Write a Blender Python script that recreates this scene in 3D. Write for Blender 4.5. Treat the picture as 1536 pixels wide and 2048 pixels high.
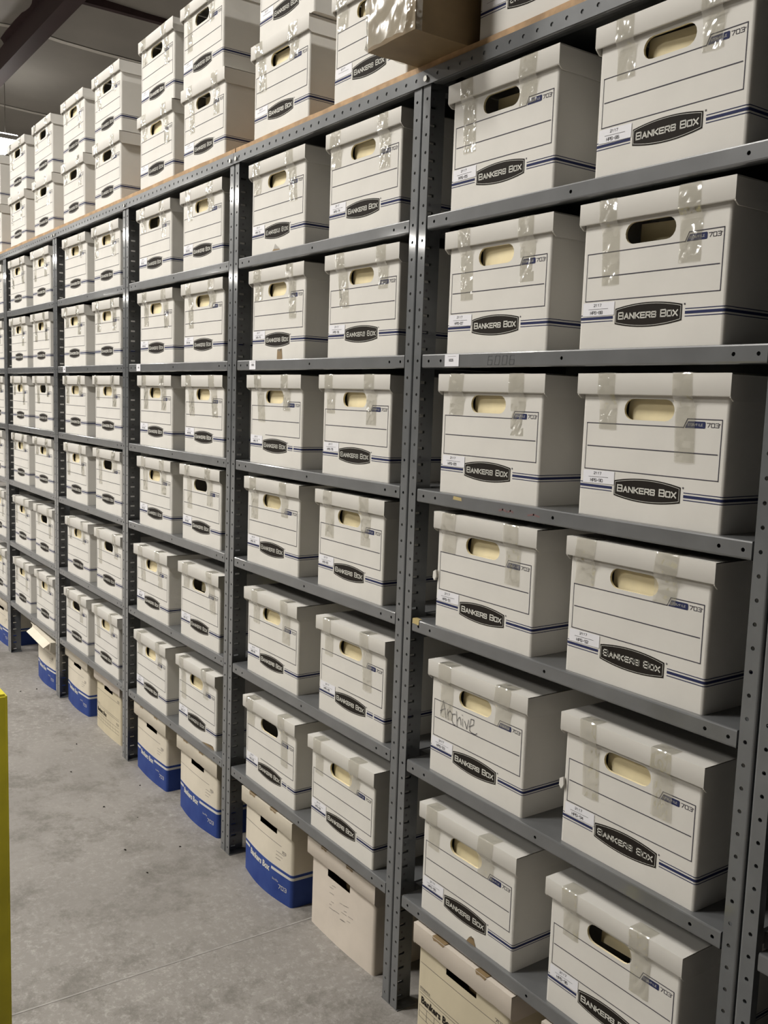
import bpy, bmesh, math, random
from mathutils import Vector, Matrix
random.seed(7)
S = bpy.context.scene
COL = S.collection
for o in list(bpy.data.objects):
    bpy.data.objects.remove(o)

# ------------------------------------------------------------------ camera
FL = 1.585                      # height of the third shelf's face centre above the floor
PITCH = 0.0381                  # hole pitch of the steel
W = 0.93194                     # bay width
cam_d = bpy.data.cameras.new('camera')
cam = bpy.data.objects.new('camera', cam_d); COL.objects.link(cam)
yaw, pit, rol = -0.95277, -0.1182, 0.03402
fw = Vector((math.sin(yaw)*math.cos(pit), math.cos(yaw)*math.cos(pit), math.sin(pit)))
rt = Vector((math.cos(yaw), -math.sin(yaw), 0)); up = rt.cross(fw)
c_, s_ = math.cos(rol), math.sin(rol)
r2 = c_*rt + s_*up; u2 = -s_*rt + c_*up
M = Matrix((r2, u2, -fw)).transposed().to_4x4()
M.translation = Vector((1.74605, -1.30759, -0.09169+FL))
cam.matrix_world = M
cam_d.sensor_fit = 'VERTICAL'; cam_d.sensor_height = 24.0
cam_d.lens = 1879.7/2048*24.0
cam_d.clip_start = 0.05; cam_d.clip_end = 200
S.camera = cam

# ------------------------------------------------------------------ world, view
wd = bpy.data.worlds.new('World'); S.world = wd; wd.use_nodes = True
wd.node_tree.nodes['Background'].inputs[0].default_value = (0.9, 0.93, 1, 1)
wd.node_tree.nodes['Background'].inputs[1].default_value = 0.3
S.view_settings.view_transform = 'Standard'
S.view_settings.look = 'None'
S.view_settings.gamma = 1
S.view_settings.use_curve_mapping = False
S.view_settings.exposure = 0.0
S.cycles.use_denoising = True
S.cycles.max_bounces = 6
S.cycles.diffuse_bounces = 4
S.cycles.transparent_max_bounces = 12
S.cycles.caustics_reflective = False
S.cycles.caustics_refractive = False
LIGHT = 146.0                    # emission strength of the ceiling fixtures

# ------------------------------------------------------------------ materials
def nt(name):
    m = bpy.data.materials.new(name); m.use_nodes = True
    t = m.node_tree; return m, t, t.nodes['Principled BSDF']
def N(t, typ, **kw):
    n = t.nodes.new(typ)
    for k, v in kw.items(): setattr(n, k, v)
    return n
def mat(name, col, rough=.7, metal=0, var=.06, scale=12, bump=0, bscale=200, coat=0, spec=.5, col2=None, thr=(.35, .7), detail=4):
    m, t, b = nt(name)
    tc = N(t, 'ShaderNodeTexCoord')
    no = N(t, 'ShaderNodeTexNoise'); no.inputs['Scale'].default_value = scale; no.inputs['Detail'].default_value = detail
    t.links.new(tc.outputs['Object'], no.inputs['Vector'])
    cr = N(t, 'ShaderNodeValToRGB')
    c2 = col2 if col2 else tuple(c*(1-var) for c in col)
    cr.color_ramp.elements[0].position = thr[0]; cr.color_ramp.elements[1].position = thr[1]
    cr.color_ramp.elements[0].color = (*c2, 1); cr.color_ramp.elements[1].color = (*col, 1)
    t.links.new(no.outputs['Fac'], cr.inputs['Fac'])
    t.links.new(cr.outputs['Color'], b.inputs['Base Color'])
    b.inputs['Roughness'].default_value = rough; b.inputs['Metallic'].default_value = metal
    b.inputs['Specular IOR Level'].default_value = spec
    b.inputs['Coat Weight'].default_value = coat; b.inputs['Coat Roughness'].default_value = .07
    if bump:
        n2 = N(t, 'ShaderNodeTexNoise'); n2.inputs['Scale'].default_value = bscale; n2.inputs['Detail'].default_value = 3
        t.links.new(tc.outputs['Object'], n2.inputs['Vector'])
        bp = N(t, 'ShaderNodeBump'); bp.inputs['Strength'].default_value = bump; bp.inputs['Distance'].default_value = .002
        t.links.new(n2.outputs['Fac'], bp.inputs['Height']); t.links.new(bp.outputs['Normal'], b.inputs['Normal'])
    return m
M_card = mat('white_cardboard', (.72, .70, .655), .62, var=.07, scale=9, bump=.15, bscale=40, spec=.35)
M_lid = mat('white_lid_cardboard', (.73, .71, .665), .58, var=.06, scale=7, bump=.15, bscale=30, spec=.35)
M_old = mat('aged_cream_cardboard', (.70, .64, .53), .7, var=.14, scale=7, bump=.25, bscale=25, spec=.3)
M_yel = mat('yellowed_cardboard', (.62, .55, .40), .7, var=.14, scale=7, bump=.25, bscale=25, spec=.3)
M_plain = mat('pale_pinkish_cardboard', (.68, .61, .53), .7, var=.1, scale=9, bump=.25, bscale=25, spec=.3)
M_inner = mat('cream_inner_board', (.88, .77, .50), .8, var=.08, scale=30)
M_dark = mat('dark_brown_print', (.020, .016, .013), .75, var=.2, spec=.15)
M_line = mat('grey_violet_print_line', (.070, .066, .085), .75, spec=.15)
M_blue = mat('blue_print', (.030, .037, .105), .7, var=.15, spec=.15)
M_navy = mat('royal_blue_print', (.012, .034, .19), .6, var=.25, scale=14, spec=.25, col2=(.035, .070, .26), thr=(.3, .85))
M_light = mat('pale_print', (.62, .61, .56), .6)
M_white = mat('white_paper', (.80, .80, .84), .6, var=.02)
M_ink = mat('faded_black_ink', (.09, .085, .09), .7)
M_pen = mat('black_marker', (.05, .05, .06), .7)
M_steel = mat('grey_painted_steel', (.14, .148, .155), .33, metal=.15, var=.18, scale=18, bump=.06, bscale=90, spec=.6, coat=1)
M_shelf = mat('grey_shelf_steel', (.155, .16, .165), .34, metal=.15, var=.16, scale=14, bump=.08, bscale=50, spec=.6, coat=.6)
M_bolt = mat('bright_bolt', (.55, .54, .5), .3, metal=.8)
M_ply = mat('plywood', (.52, .33, .17), .7, var=.35, scale=30, bump=.2)
M_brown = mat('brown_cardboard', (.29, .20, .10), .55, var=.25, scale=12, bump=.3, bscale=30)
M_yellow = mat('yellow_enamel', (.82, .72, .03), .45, var=.25, scale=10)
M_rust = mat('dark_red_primer', (.060, .032, .034), .6, var=.2, scale=3)
M_wall = mat('light_metal_wall', (.32, .31, .29), .6, var=.05, scale=1)
M_house = mat('white_fixture_enamel', (.75, .75, .73), .4, var=.02)

def film(name, tint, alpha, bs=45, strength=.6, rough=.08, dist=.006, bright=.0):
    m, t, b = nt(name)
    tc = N(t, 'ShaderNodeTexCoord')
    n1 = N(t, 'ShaderNodeTexNoise'); n1.inputs['Scale'].default_value = bs; n1.inputs['Detail'].default_value = 2
    oi = N(t, 'ShaderNodeObjectInfo')
    va = N(t, 'ShaderNodeVectorMath', operation='ADD')
    vm = N(t, 'ShaderNodeVectorMath', operation='SCALE'); vm.inputs['Scale'].default_value = 7.0
    cx = N(t, 'ShaderNodeCombineXYZ')
    for i in range(3): t.links.new(oi.outputs['Random'], cx.inputs[i])
    t.links.new(cx.outputs[0], vm.inputs[0])
    t.links.new(tc.outputs['Object'], va.inputs[0]); t.links.new(vm.outputs[0], va.inputs[1])
    t.links.new(va.outputs[0], n1.inputs['Vector'])
    bp = N(t, 'ShaderNodeBump'); bp.inputs['Strength'].default_value = strength; bp.inputs['Distance'].default_value = dist
    t.links.new(n1.outputs['Fac'], bp.inputs['Height'])
    t.links.new(bp.outputs['Normal'], b.inputs['Normal'])
    b.inputs['Base Color'].default_value = (*tint, 1); b.inputs['Roughness'].default_value = rough
    b.inputs['Specular IOR Level'].default_value = .5
    # clear film: a glossy coat over a faint tinted layer
    tr = N(t, 'ShaderNodeBsdfTransparent'); tr.inputs[0].default_value = (.97, .96, .92, 1)
    gl = N(t, 'ShaderNodeBsdfGlossy'); gl.inputs['Roughness'].default_value = rough; gl.inputs['Color'].default_value = (1, 1, 1, 1)
    t.links.new(bp.outputs['Normal'], gl.inputs['Normal'])
    lwn = N(t, 'ShaderNodeLayerWeight'); lwn.inputs['Blend'].default_value = .5
    t.links.new(bp.outputs['Normal'], lwn.inputs['Normal'])
    pw = N(t, 'ShaderNodeMath', operation='POWER'); pw.inputs[1].default_value = 4.5; t.links.new(lwn.outputs['Facing'], pw.inputs[0])
    fr = N(t, 'ShaderNodeMath', operation='MULTIPLY_ADD'); fr.inputs[1].default_value = .9; fr.inputs[2].default_value = .15
    t.links.new(pw.outputs[0], fr.inputs[0])
    mx1 = N(t, 'ShaderNodeMixShader'); mx1.inputs[0].default_value = alpha
    di = N(t, 'ShaderNodeBsdfDiffuse'); di.inputs['Color'].default_value = (*tint, 1)
    t.links.new(tr.outputs[0], mx1.inputs[1]); t.links.new(di.outputs[0], mx1.inputs[2])
    mx2 = N(t, 'ShaderNodeMixShader')
    t.links.new(fr.outputs[0], mx2.inputs[0]); t.links.new(mx1.outputs[0], mx2.inputs[1]); t.links.new(gl.outputs[0], mx2.inputs[2])
    t.links.new(mx2.outputs[0], t.nodes['Material Output'].inputs['Surface'])
    return m
M_tape = film('clear_packing_tape', (.62, .60, .53), .11, bs=16, strength=1.0, rough=.13, dist=.016)
M_wrap = film('clear_plastic_wrap', (.62, .60, .50), .30, bs=8, strength=.7, rough=.16, dist=.03)

def mat_floor():
    m, t, b = nt('concrete_floor')
    tc = N(t, 'ShaderNodeTexCoord')
    def noise(sc, det=5, rough=.6, dist=0):
        n = N(t, 'ShaderNodeTexNoise'); n.inputs['Scale'].default_value = sc; n.inputs['Detail'].default_value = det
        n.inputs['Roughness'].default_value = rough; n.inputs['Distortion'].default_value = dist
        t.links.new(tc.outputs['Object'], n.inputs['Vector']); return n
    def ramp(src, p0, p1, c0, c1):
        r = N(t, 'ShaderNodeValToRGB'); r.color_ramp.elements[0].position = p0; r.color_ramp.elements[1].position = p1
        r.color_ramp.elements[0].color = (*c0, 1); r.color_ramp.elements[1].color = (*c1, 1)
        t.links.new(src, r.inputs[0]); return r
    base = ramp(noise(1.6, 6, .65).outputs['Fac'], .3, .7, (.195, .182, .168), (.275, .258, .240))
    n2 = noise(38, 9, .85, .15)
    fl = ramp(n2.outputs['Fac'], .50, .62, (0, 0, 0), (1, 1, 1))      # pale scuffed flecks
    msk = ramp(noise(.9, 3).outputs['Fac'], .36, .56, (.1, .1, .1), (1, 1, 1))
    mul = N(t, 'ShaderNodeMath', operation='MULTIPLY'); t.links.new(fl.outputs[0], mul.inputs[0]); t.links.new(msk.outputs[0], mul.inputs[1])
    mx = N(t, 'ShaderNodeMix', data_type='RGBA'); t.links.new(mul.outputs[0], mx.inputs['Factor'])
    t.links.new(base.outputs[0], mx.inputs['A']); mx.inputs['B'].default_value = (.37, .352, .33, 1)
    dk = ramp(noise(2.6, 9, .82).outputs['Fac'], .49, .60, (0, 0, 0), (.8, .8, .8))
    mx2 = N(t, 'ShaderNodeMix', data_type='RGBA'); t.links.new(dk.outputs[0], mx2.inputs['Factor'])
    t.links.new(mx.outputs['Result'], mx2.inputs['A']); mx2.inputs['B'].default_value = (.135, .125, .11, 1)
    t.links.new(mx2.outputs['Result'], b.inputs['Base Color'])
    b.inputs['Roughness'].default_value = .62
    bp = N(t, 'ShaderNodeBump'); bp.inputs['Strength'].default_value = .25; bp.inputs['Distance'].default_value = .003
    t.links.new(n2.outputs['Fac'], bp.inputs['Height']); t.links.new(bp.outputs['Normal'], b.inputs['Normal'])
    return m
M_floor = mat_floor()
M_ceil = mat('insulation_facing', (.42, .40, .365), .5, var=.12, scale=1.5, bump=.3, bscale=4, spec=.4)
M_seam = mat('insulation_seam_tape', (.85, .82, .76), .5, var=.05)
M_emit, _t, _b = nt('lamp_diffuser')
_b.inputs['Emission Color'].default_value = (1, .962, .90, 1); _b.inputs['Emission Strength'].default_value = LIGHT
_b.inputs['Base Color'].default_value = (.9, .9, .9, 1)

M_up, _t, _b = nt('added_ceiling_glow')  # upward glow added to the fixtures to brighten the ceiling
_b.inputs['Emission Color'].default_value = (1, .962, .90, 1); _b.inputs['Emission Strength'].default_value = LIGHT*.12

# ------------------------------------------------------------------ mesh helpers
class MB:
    """collects faces with material slots, builds one mesh"""
    def __init__(s): s.v = []; s.f = []; s.m = []; s.mats = []
    def mi(s, mt):
        if mt not in s.mats: s.mats.append(mt)
        return s.mats.index(mt)
    def face(s, pts, mt):
        i = len(s.v); s.v += [tuple(p) for p in pts]; s.f.append(list(range(i, i+len(pts)))); s.m.append(s.mi(mt))
    def box(s, x0, x1, y0, y1, z0, z1, mt):
        P = [(x0,y0,z0),(x1,y0,z0),(x1,y1,z0),(x0,y1,z0),(x0,y0,z1),(x1,y0,z1),(x1,y1,z1),(x0,y1,z1)]
        for q in ((3,2,1,0),(4,5,6,7),(0,1,5,4),(1,2,6,5),(2,3,7,6),(3,0,4,7)): s.face([P[k] for k in q], mt)
    def prism(s, poly, f, d, mt):
        """poly: 2-D loop, f maps (a,b,t) to 3-D, extruded t in 0..d"""
        a = [f(p[0], p[1], 0) for p in poly]; b = [f(p[0], p[1], d) for p in poly]
        s.face(a[::-1], mt); s.face(b, mt)
        n = len(poly)
        for i in range(n): s.face([a[i], a[(i+1)%n], b[(i+1)%n], b[i]], mt)
    def mesh(s, name, merge=1e-5, warp=None, smooth=False):
        me = bpy.data.meshes.new(name)
        me.from_pydata([warp(*p) for p in s.v] if warp else s.v, [], s.f)
        for mt in s.mats: me.materials.append(mt)
        me.polygons.foreach_set('material_index', s.m)
        if merge:
            bm = bmesh.new(); bm.from_mesh(me)
            bmesh.ops.remove_doubles(bm, verts=bm.verts, dist=merge)
            bm.to_mesh(me); bm.free()
        me.update()
        if smooth:
            me.polygons.foreach_set('use_smooth', [True]*len(me.polygons))
            me.set_sharp_from_angle(angle=math.radians(40))
        return me
def link(name, me, parent=None, loc=(0,0,0), rot=(0,0,0)):
    o = bpy.data.objects.new(name, me); COL.objects.link(o)
    o.location = loc; o.rotation_euler = rot
    if parent: o.parent = parent
    return o
def tag(o, label=None, cat=None, group=None, kind=None):
    if label: o['label'] = label
    if cat: o['category'] = cat
    if group: o['group'] = group
    if kind: o['kind'] = kind
    return o
def thing(name, label, cat, loc, rz=0, group=None):
    return tag(link(name, None, None, loc, (0,0,rz)), label, cat, group)

# ------------------------------------------------------------------ lettering (stroke alphabet with squared shapes)
G = {
'B': [[(0,0),(0,1),(.85,1),(.97,.9),(.97,.6),(.85,.5),(0,.5)],[(.85,.5),(1,.4),(1,.1),(.88,0),(0,0)]],
'A': [[(0,0),(.5,1),(1,0)],[(.2,.32),(.8,.32)]],
'N': [[(0,0),(0,1),(1,0),(1,1)]],
'K': [[(0,0),(0,1)],[(1,1),(.3,.5),(1,0)],[(0,.5),(.3,.5)]],
'E': [[(1,1),(0,1),(0,0),(1,0)],[(0,.5),(.9,.5)]],
'R': [[(0,0),(0,1),(.88,1),(1,.9),(1,.55),(.88,.43),(0,.43)],[(.6,.43),(1,0)]],
'S': [[(1,.8),(1,.9),(.9,1),(.1,1),(0,.9),(0,.6),(.1,.5),(.9,.5),(1,.4),(1,.1),(.9,0),(.1,0),(0,.1),(0,.2)]],
'O': [[(.1,0),(0,.1),(0,.9),(.1,1),(.9,1),(1,.9),(1,.1),(.9,0),(.1,0)]],
'X': [[(0,0),(1,1)],[(0,1),(1,0)]],
'H': [[(0,0),(0,1)],[(1,0),(1,1)],[(0,.5),(1,.5)]],
'P': [[(0,0),(0,1),(.88,1),(1,.9),(1,.55),(.88,.43),(0,.43)]],
'T': [[(0,1),(1,1)],[(.5,0),(.5,1)]],
'F': [[(1,1),(0,1),(0,0)],[(0,.5),(.9,.5)]],
'I': [[(.5,0),(.5,1)]],
'L': [[(0,1),(0,0),(1,0)]],
'/': [[(0,0),(1,1)]],
'-': [[(.15,.5),(.85,.5)]],
'0': [[(.1,0),(0,.1),(0,.9),(.1,1),(.9,1),(1,.9),(1,.1),(.9,0),(.1,0)]],
'1': [[(.2,.8),(.5,1),(.5,0)]],
'2': [[(0,.85),(.1,1),(.9,1),(1,.9),(1,.6),(0,.1),(0,0),(1,0)]],
'3': [[(0,1),(.9,1),(1,.9),(1,.6),(.9,.5),(.3,.5)],[(.9,.5),(1,.4),(1,.1),(.9,0),(0,0)]],
'4': [[(.75,0),(.75,1),(0,.3),(1,.3)]],
'5': [[(1,1),(0,1),(0,.55),(.9,.55),(1,.45),(1,.1),(.9,0),(0,0)]],
'6': [[(.9,1),(.1,1),(0,.9),(0,.1),(.1,0),(.9,0),(1,.1),(1,.45),(.9,.55),(0,.55)]],
'7': [[(0,1),(1,1),(.35,0)]],
'8': [[(.1,0),(0,.1),(0,.9),(.1,1),(.9,1),(1,.9),(1,.1),(.9,0),(.1,0)],[(0,.52),(1,.52)]],
'9': [[(1,.5),(.1,.5),(0,.6),(0,.9),(.1,1),(.9,1),(1,.9),(1,.1),(.9,0),(.1,0)]],
}
def ribbon(mb, pts, w, put, mt):
    for (a, b) in zip(pts, pts[1:]):
        dx, dy = b[0]-a[0], b[1]-a[1]; L = math.hypot(dx, dy) or 1
        dx, dy = dx/L*w/2, dy/L*w/2
        mb.face([put(a[0]-dx+dy, a[1]-dy-dx), put(b[0]+dx+dy, b[1]+dy-dx), put(b[0]+dx-dy, b[1]+dy+dx), put(a[0]-dx-dy, a[1]-dy+dx)], mt)
def write(mb, s, u, v, cw, ch, gap, w, put, mt, big=()):
    for i, c in enumerate(s):
        k = 1.22 if i in big else 1
        if c != ' ':
            for st in G[c]:
                ribbon(mb, [(u+x*cw*(k if k > 1 else 1), v+y*ch*k) for x, y in st], w, put, mt)
        u += (cw*.45 if c == ' ' else cw*k) + gap
    return u
EPS = .0004
def font_faces(mb, txt, size, u, v, put, mt, offset=.0, sx=1.0):
    """text in Blender's built-in face turned into flat faces"""
    cu = bpy.data.curves.new('lettering', 'FONT'); cu.body = txt; cu.size = size; cu.offset = offset; cu.resolution_u = 2
    o = bpy.data.objects.new('lettering', cu); COL.objects.link(o)
    bpy.context.view_layer.update()
    me = o.to_mesh()
    for p in me.polygons:
        mb.face([put(u+me.vertices[i].co.x*sx, v+me.vertices[i].co.y) for i in p.vertices], mt)
    o.to_mesh_clear()
    bpy.data.objects.remove(o); bpy.data.curves.remove(cu)

# ------------------------------------------------------------------ white lidded file box (local: x right, y into the shelf, z up; front at y=0)
BW, BD, BH = .312, .39, .255
RC = .006
def perim(w, d, r, off=0, n=4):
    """rounded rectangle loop, counter-clockwise from the front left, first point is the left end of the flat front"""
    pts = []
    for cx, cy, a0 in ((w-r, r, -90), (w-r, d-r, 0), (r, d-r, 90), (r, r, 180)):
        for i in range(n+1):
            a = math.radians(a0 + 90*i/n)
            pts.append((cx+math.cos(a)*(r+off), cy+math.sin(a)*(r+off)))
    return pts                      # starts with front-right corner; last point = front-left end of flat front
HC = (.1515, .1975); HL, HH = .054, .0185     # handle hole centre, half length, half height
def hole_loop(cx, cz, hl, hh, n=8):
    P = []
    for i in range(n+1):
        a = math.radians(-90+180*i/n); P.append((cx+hl-hh+math.cos(a)*hh, cz+math.sin(a)*hh))
    for i in range(n+1):
        a = math.radians(90+180*i/n); P.append((cx-hl+hh+math.cos(a)*hh, cz+math.sin(a)*hh))
    return P
def body_mesh(name, gap=False):
    mb = MB()
    P = perim(BW, BD, RC)
    n = len(P)
    for i in range(n-1):
        a, b = P[i], P[i+1]
        mb.face([(a[0],a[1],0),(b[0],b[1],0),(b[0],b[1],BH),(a[0],a[1],BH)], M_card)
    mb.face([(p[0],p[1],0) for p in P][::-1], M_card)
    # front wall with the handle hole
    H = hole_loop(HC[0], HC[1], HL, HH); m = len(H)
    x0, x1 = RC, BW-RC
    def outer(p):
        dx, dz = p[0]-HC[0], p[1]-HC[1]
        k = min([((x1-HC[0])/dx if dx > 1e-9 else (x0-HC[0])/dx if dx < -1e-9 else 1e9), ((BH-HC[1])/dz if dz > 1e-9 else (0-HC[1])/dz if dz < -1e-9 else 1e9)])
        return (HC[0]+dx*k, HC[1]+dz*k)
    O = [outer(p) for p in H]
    ang = lambda p: math.atan2(p[1]-HC[1], p[0]-HC[0])
    corners = [(x1,BH),(x0,BH),(x0,0),(x1,0)]
    for i in range(m):
        j = (i+1) % m
        a0 = ang(O[i]); da = (ang(O[j])-a0) % (2*math.pi)
        mid = sorted([((ang(c)-a0) % (2*math.pi), c) for c in corners if 1e-6 < (ang(c)-a0) % (2*math.pi) < da-1e-6])
        poly = [H[i], O[i]] + [c for _, c in mid] + [O[j], H[j]]
        mb.face([(p[0], 0, p[1]) for p in poly], M_card)
        mb.face([(H[i][0],0,H[i][1]),(H[j][0],0,H[j][1]),(H[j][0],.0045,H[j][1]),(H[i][0],.0045,H[i][1])], M_inner)
    # printing on the front
    put = lambda u, v: (u, -EPS, v)
    put2 = lambda u, v: (u, -2*EPS, v)
    lw = .0016
    fr = [(.012,.1705),(.226,.1705),(.233,.185),(.300,.185),(.300,.086),(.012,.086),(.012,.1705)]
    ribbon(mb, fr[:5], lw, put, M_line)
    if gap: ribbon(mb, [(.300,.086),(.10,.086)], lw, put, M_line)
    else: ribbon(mb, fr[4:6], lw, put, M_line)
    ribbon(mb, [(.012,.086),(.012,.1705)], lw*.7, put, M_line)
    ribbon(mb, [(.016,.1285),(.295,.1285)], lw*1.1, put, M_line)
    mb.face([put(*p) for p in ((.2285,.1700),(.267,.1700),(.2685,.1715),(.2685,.1800),(.267,.1812),(.2345,.1812))], M_blue)
    write(mb, 'STOR/FILE', .2345, .1738, .0024, .0036, .0009, .0005, put2, M_light)
    write(mb, '703', .2715, .1725, .0062, .0065, .0020, .0011, put, M_line)
    ribbon(mb, [(.2955,.1785),(.297,.1785),(.297,.177),(.2955,.177),(.2955,.1785)], .0004, put, M_line)
    # badge
    bu0, bu1, bc = .085, .2290, .0560
    def arc(inset, sgn):
        L = []
        for i in range(17):
            q = i/16; u = bu0+inset+(bu1-bu0-2*inset)*q
            L.append((u, bc+sgn*((.0135+.0075*(1-(2*q-1)**2))-inset)))
        return L
    lo, hi = arc(0, -1), arc(0, 1)
    mb.face([put(*p) for p in lo+hi[::-1]], M_dark)
    i0lo, i0hi = arc(.0025, -1), arc(.0025, 1)
    ribbon(mb, i0lo+i0hi[::-1]+[i0lo[0]], .0008, put2, M_light)
    write(mb, 'BANKERS BOX', bu0+.0085, bc-.0050, .0086, .0088, .0033, .0023, put2, M_light, big=(0, 8))
    ribbon(mb, [(.2325,.0700),(.2345,.0700),(.2345,.068),(.2325,.068),(.2325,.07)], .0009, put, M_line)
    # stripes run from the badge round the box back to the badge
    loop = [(.235, -EPS)] + [(p[0], p[1]) for p in perim(BW, BD, RC, EPS)] + [(.080, -EPS)]
    for zc, h in ((.0550, .0048), (.0611, .0014), (.0489, .0014)):
        for a, b in zip(loop, loop[1:]):
            if gap and a[0] == .235:
                for (q0, q1) in ((.235, .262), (.268, BW-RC)):
                    mb.face([(q0,-EPS,zc-h/2),(q1,-EPS,zc-h/2),(q1,-EPS,zc+h/2),(q0,-EPS,zc+h/2)], M_blue)
                continue
            mb.face([(a[0],a[1],zc-h/2),(b[0],b[1],zc-h/2),(b[0],b[1],zc+h/2),(a[0],a[1],zc+h/2)], M_blue)
    return mb.mesh(name, 2e-5, smooth=True)
LW, LD = .327, .408
def lid_mesh(name, w=LW, d=LD, top=.0365, side=.045, th=.0055, mt=None, sag=0., ragged=0.):
    """lid: z=0 is the outer top"""
    mt = mt or M_lid
    rnd = random.Random(name)
    mb = MB()
    nx, ny = 12, 10
    def zt(x, y): return -sag*math.sin(math.pi*x/w)*math.sin(math.pi*min(max(y/d, 0), 1))
    for i in range(nx):
        for j in range(ny):
            a, b, e, f = w*i/nx, w*(i+1)/nx, d*j/ny, d*(j+1)/ny
            mb.face([(a,e,zt(a,e)),(b,e,zt(b,e)),(b,f,zt(b,f)),(a,f,zt(a,f))], mt)
    # front and back panels with rounded lower hem
    for y0, s in ((0, 1), (d, -1)):
        prof = [(0,0),(0,-top+.002),(.0012,-top+.0004),(.003,-top),(th-.001,-top+.0004),(th,-top+.002),(th,-.003)]
        rag = [rnd.uniform(-1, 1)*ragged for _ in range(nx+1)]
        for i in range(nx):
            for (p, q) in zip(prof, prof[1:]):
                a, b = w*i/nx, w*(i+1)/nx
                k0 = rag[i] if p[1] < -top*.5 else 0; k1 = rag[i+1] if p[1] < -top*.5 else 0
                m0 = rag[i] if q[1] < -top*.5 else 0; m1 = rag[i+1] if q[1] < -top*.5 else 0
                F = [(a,y0+s*p[0],p[1]+k0),(b,y0+s*p[0],p[1]+k1),(b,y0+s*q[0],q[1]+m1),(a,y0+s*q[0],q[1]+m0)]
                mb.face(F if s < 0 else F[::-1], mt)
        for x in (0, w):
            mb.face([(x, y0+s*p[0], p[1]) for p in prof], mt)
    # side panels, lower than the front panel, cut away at the corners
    for x0 in (0, w-.003):
        poly = [(.0015,-.002),(.0015,-top-.001),(.010,-side),(d-.010,-side),(d-.0015,-top-.001),(d-.0015,-.002)]
        mb.prism(poly, lambda a, b, t: (x0+.0004+t, a, b), .0024, mt)
    me = mb.mesh(name, 1e-5, smooth=True)
    return me
def tape_mesh(name, seed, w=.045, down=.095, back=.03, lean=.0, gapy=.010):
    """crinkled strip: from the lid top, down the lid front, across the step and down the body front (lid outer top at z=0, lid front y=0)"""
    rnd = random.Random(seed)
    mb = MB()
    path = [(back,.0008),(back*.5,.0008),(.0005,.001),(-.0009,-.0012),(-.0009,-.010),(-.0010,-.020),(-.0010,-.030),(-.0010,-.0365),(.0015,-.041),(gapy*.55,-.047),(gapy-.0022,-.055),(gapy-.0015,-.064)]
    z = -.064
    while z > -.064-down+.012: z -= .012; path.append((gapy-.0012, z))
    nx = 6
    V = []
    for j, (y, z) in enumerate(path):
        row = []
        amp = .0006 if j < 8 else .0016
        for i in range(nx+1):
            q = i/nx
            cr = rnd.uniform(0, amp) if 0 < i < nx else 0
            row.append((-w/2+w*q+lean*max(0, -z)+rnd.uniform(-.0005,.0005), y-(cr if j > 2 else 0), z+(cr*.5 if j <= 2 else 0)))
        V.append(row)
    for j in range(len(V)-1):
        for i in range(nx):
            mb.face([V[j+1][i], V[j+1][i+1], V[j][i+1], V[j][i]], M_tape)
    return mb.mesh(name, 1e-6, smooth=False)
def sticker_mesh(code):
    mb = MB()
    mb.face([(0,0,0),(.0745,0,0),(.0745,0,.0235),(0,0,.0235)], M_white)
    put = lambda u, v: (u, -.0003, v)
    write(mb, '2117', .026, .0165, .0035, .0042, .0012, .0007, put, M_ink)
    ribbon(mb, [(.014,.0118),(.060,.0118)], .0006, put, M_ink)
    if code: write(mb, code, .0185, .003, .0038, .0050, .0012, .0009, put, M_ink)
    return mb.mesh('inventory_sticker', 0)

BODY = [body_mesh('box_body'), body_mesh('box_body_gapped', True)]
LIDS = [lid_mesh('box_lid_a', sag=.002), lid_mesh('box_lid_b', sag=.004), lid_mesh('box_lid_c', top=.038, sag=.001)]
TAPES = [tape_mesh('tape_%d' % i, i, w=.04+.004*(i % 3), down=(.045, .075, .03, .095, .06)[i], lean=(.0, .12, -.1, .05, .0)[i]) for i in range(5)]
def inner_mesh():
    mb = MB()
    mb.face([(0,0,0),(.14,0,0),(.14,0,.05),(0,0,.05)], M_inner)
    mb.face([(0,0,.05),(.14,0,.05),(.14,.03,.055),(0,.03,.055)], M_inner)
    mb.face([(0,.0,0),(0,.0,.05),(0,.03,.055),(0,.03,0)], M_inner)
    return mb.mesh('inner_board', 1e-5)
INNER = inner_mesh()

def file_box(x, y, z, label, group, code=None, fill='full', variant=0, rz=0., taped=True, lid_dx=0., lid_rz=0., rnd=random):
    """x,z: front-left-bottom corner of the body; thing origin at the body's base centre"""
    root = thing('file_box', label, 'box', (x+BW/2, y+BD/2, z), rz, group)
    o = (-BW/2, -BD/2, 0)
    link('box_body', BODY[variant], root, o)
    lid = link('lid', LIDS[rnd.randrange(3)], root, (-LW/2+lid_dx, -BD/2-.0095, BH+.0052), (0, 0, lid_rz))
    if taped:
        for tx in (.058+rnd.uniform(-.012, .012), .243+rnd.uniform(-.012, .012)):
            link('packing_tape', TAPES[rnd.randrange(5)], lid, (tx, 0, 0), (0, 0, 0))
    if code is not None:
        link('inventory_sticker', sticker_mesh(code), root, (o[0]+.0085+rnd.uniform(-.002,.002), o[1]-.0008, .0595), (0, rnd.uniform(-.02,.02), 0))
    if fill != 'empty':
        dy = {'full': .013, 'half': .03, 'deep': .06, 'shade': .042}[fill]
        link('inner_board', INNER, root, (o[0]+HC[0]-.056+(.012 if fill == 'half' else 0), o[1]+dy, HC[1]-.027), (rnd.uniform(-.1, .02), 0, rnd.uniform(-.05, .12)))
    return root

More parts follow.
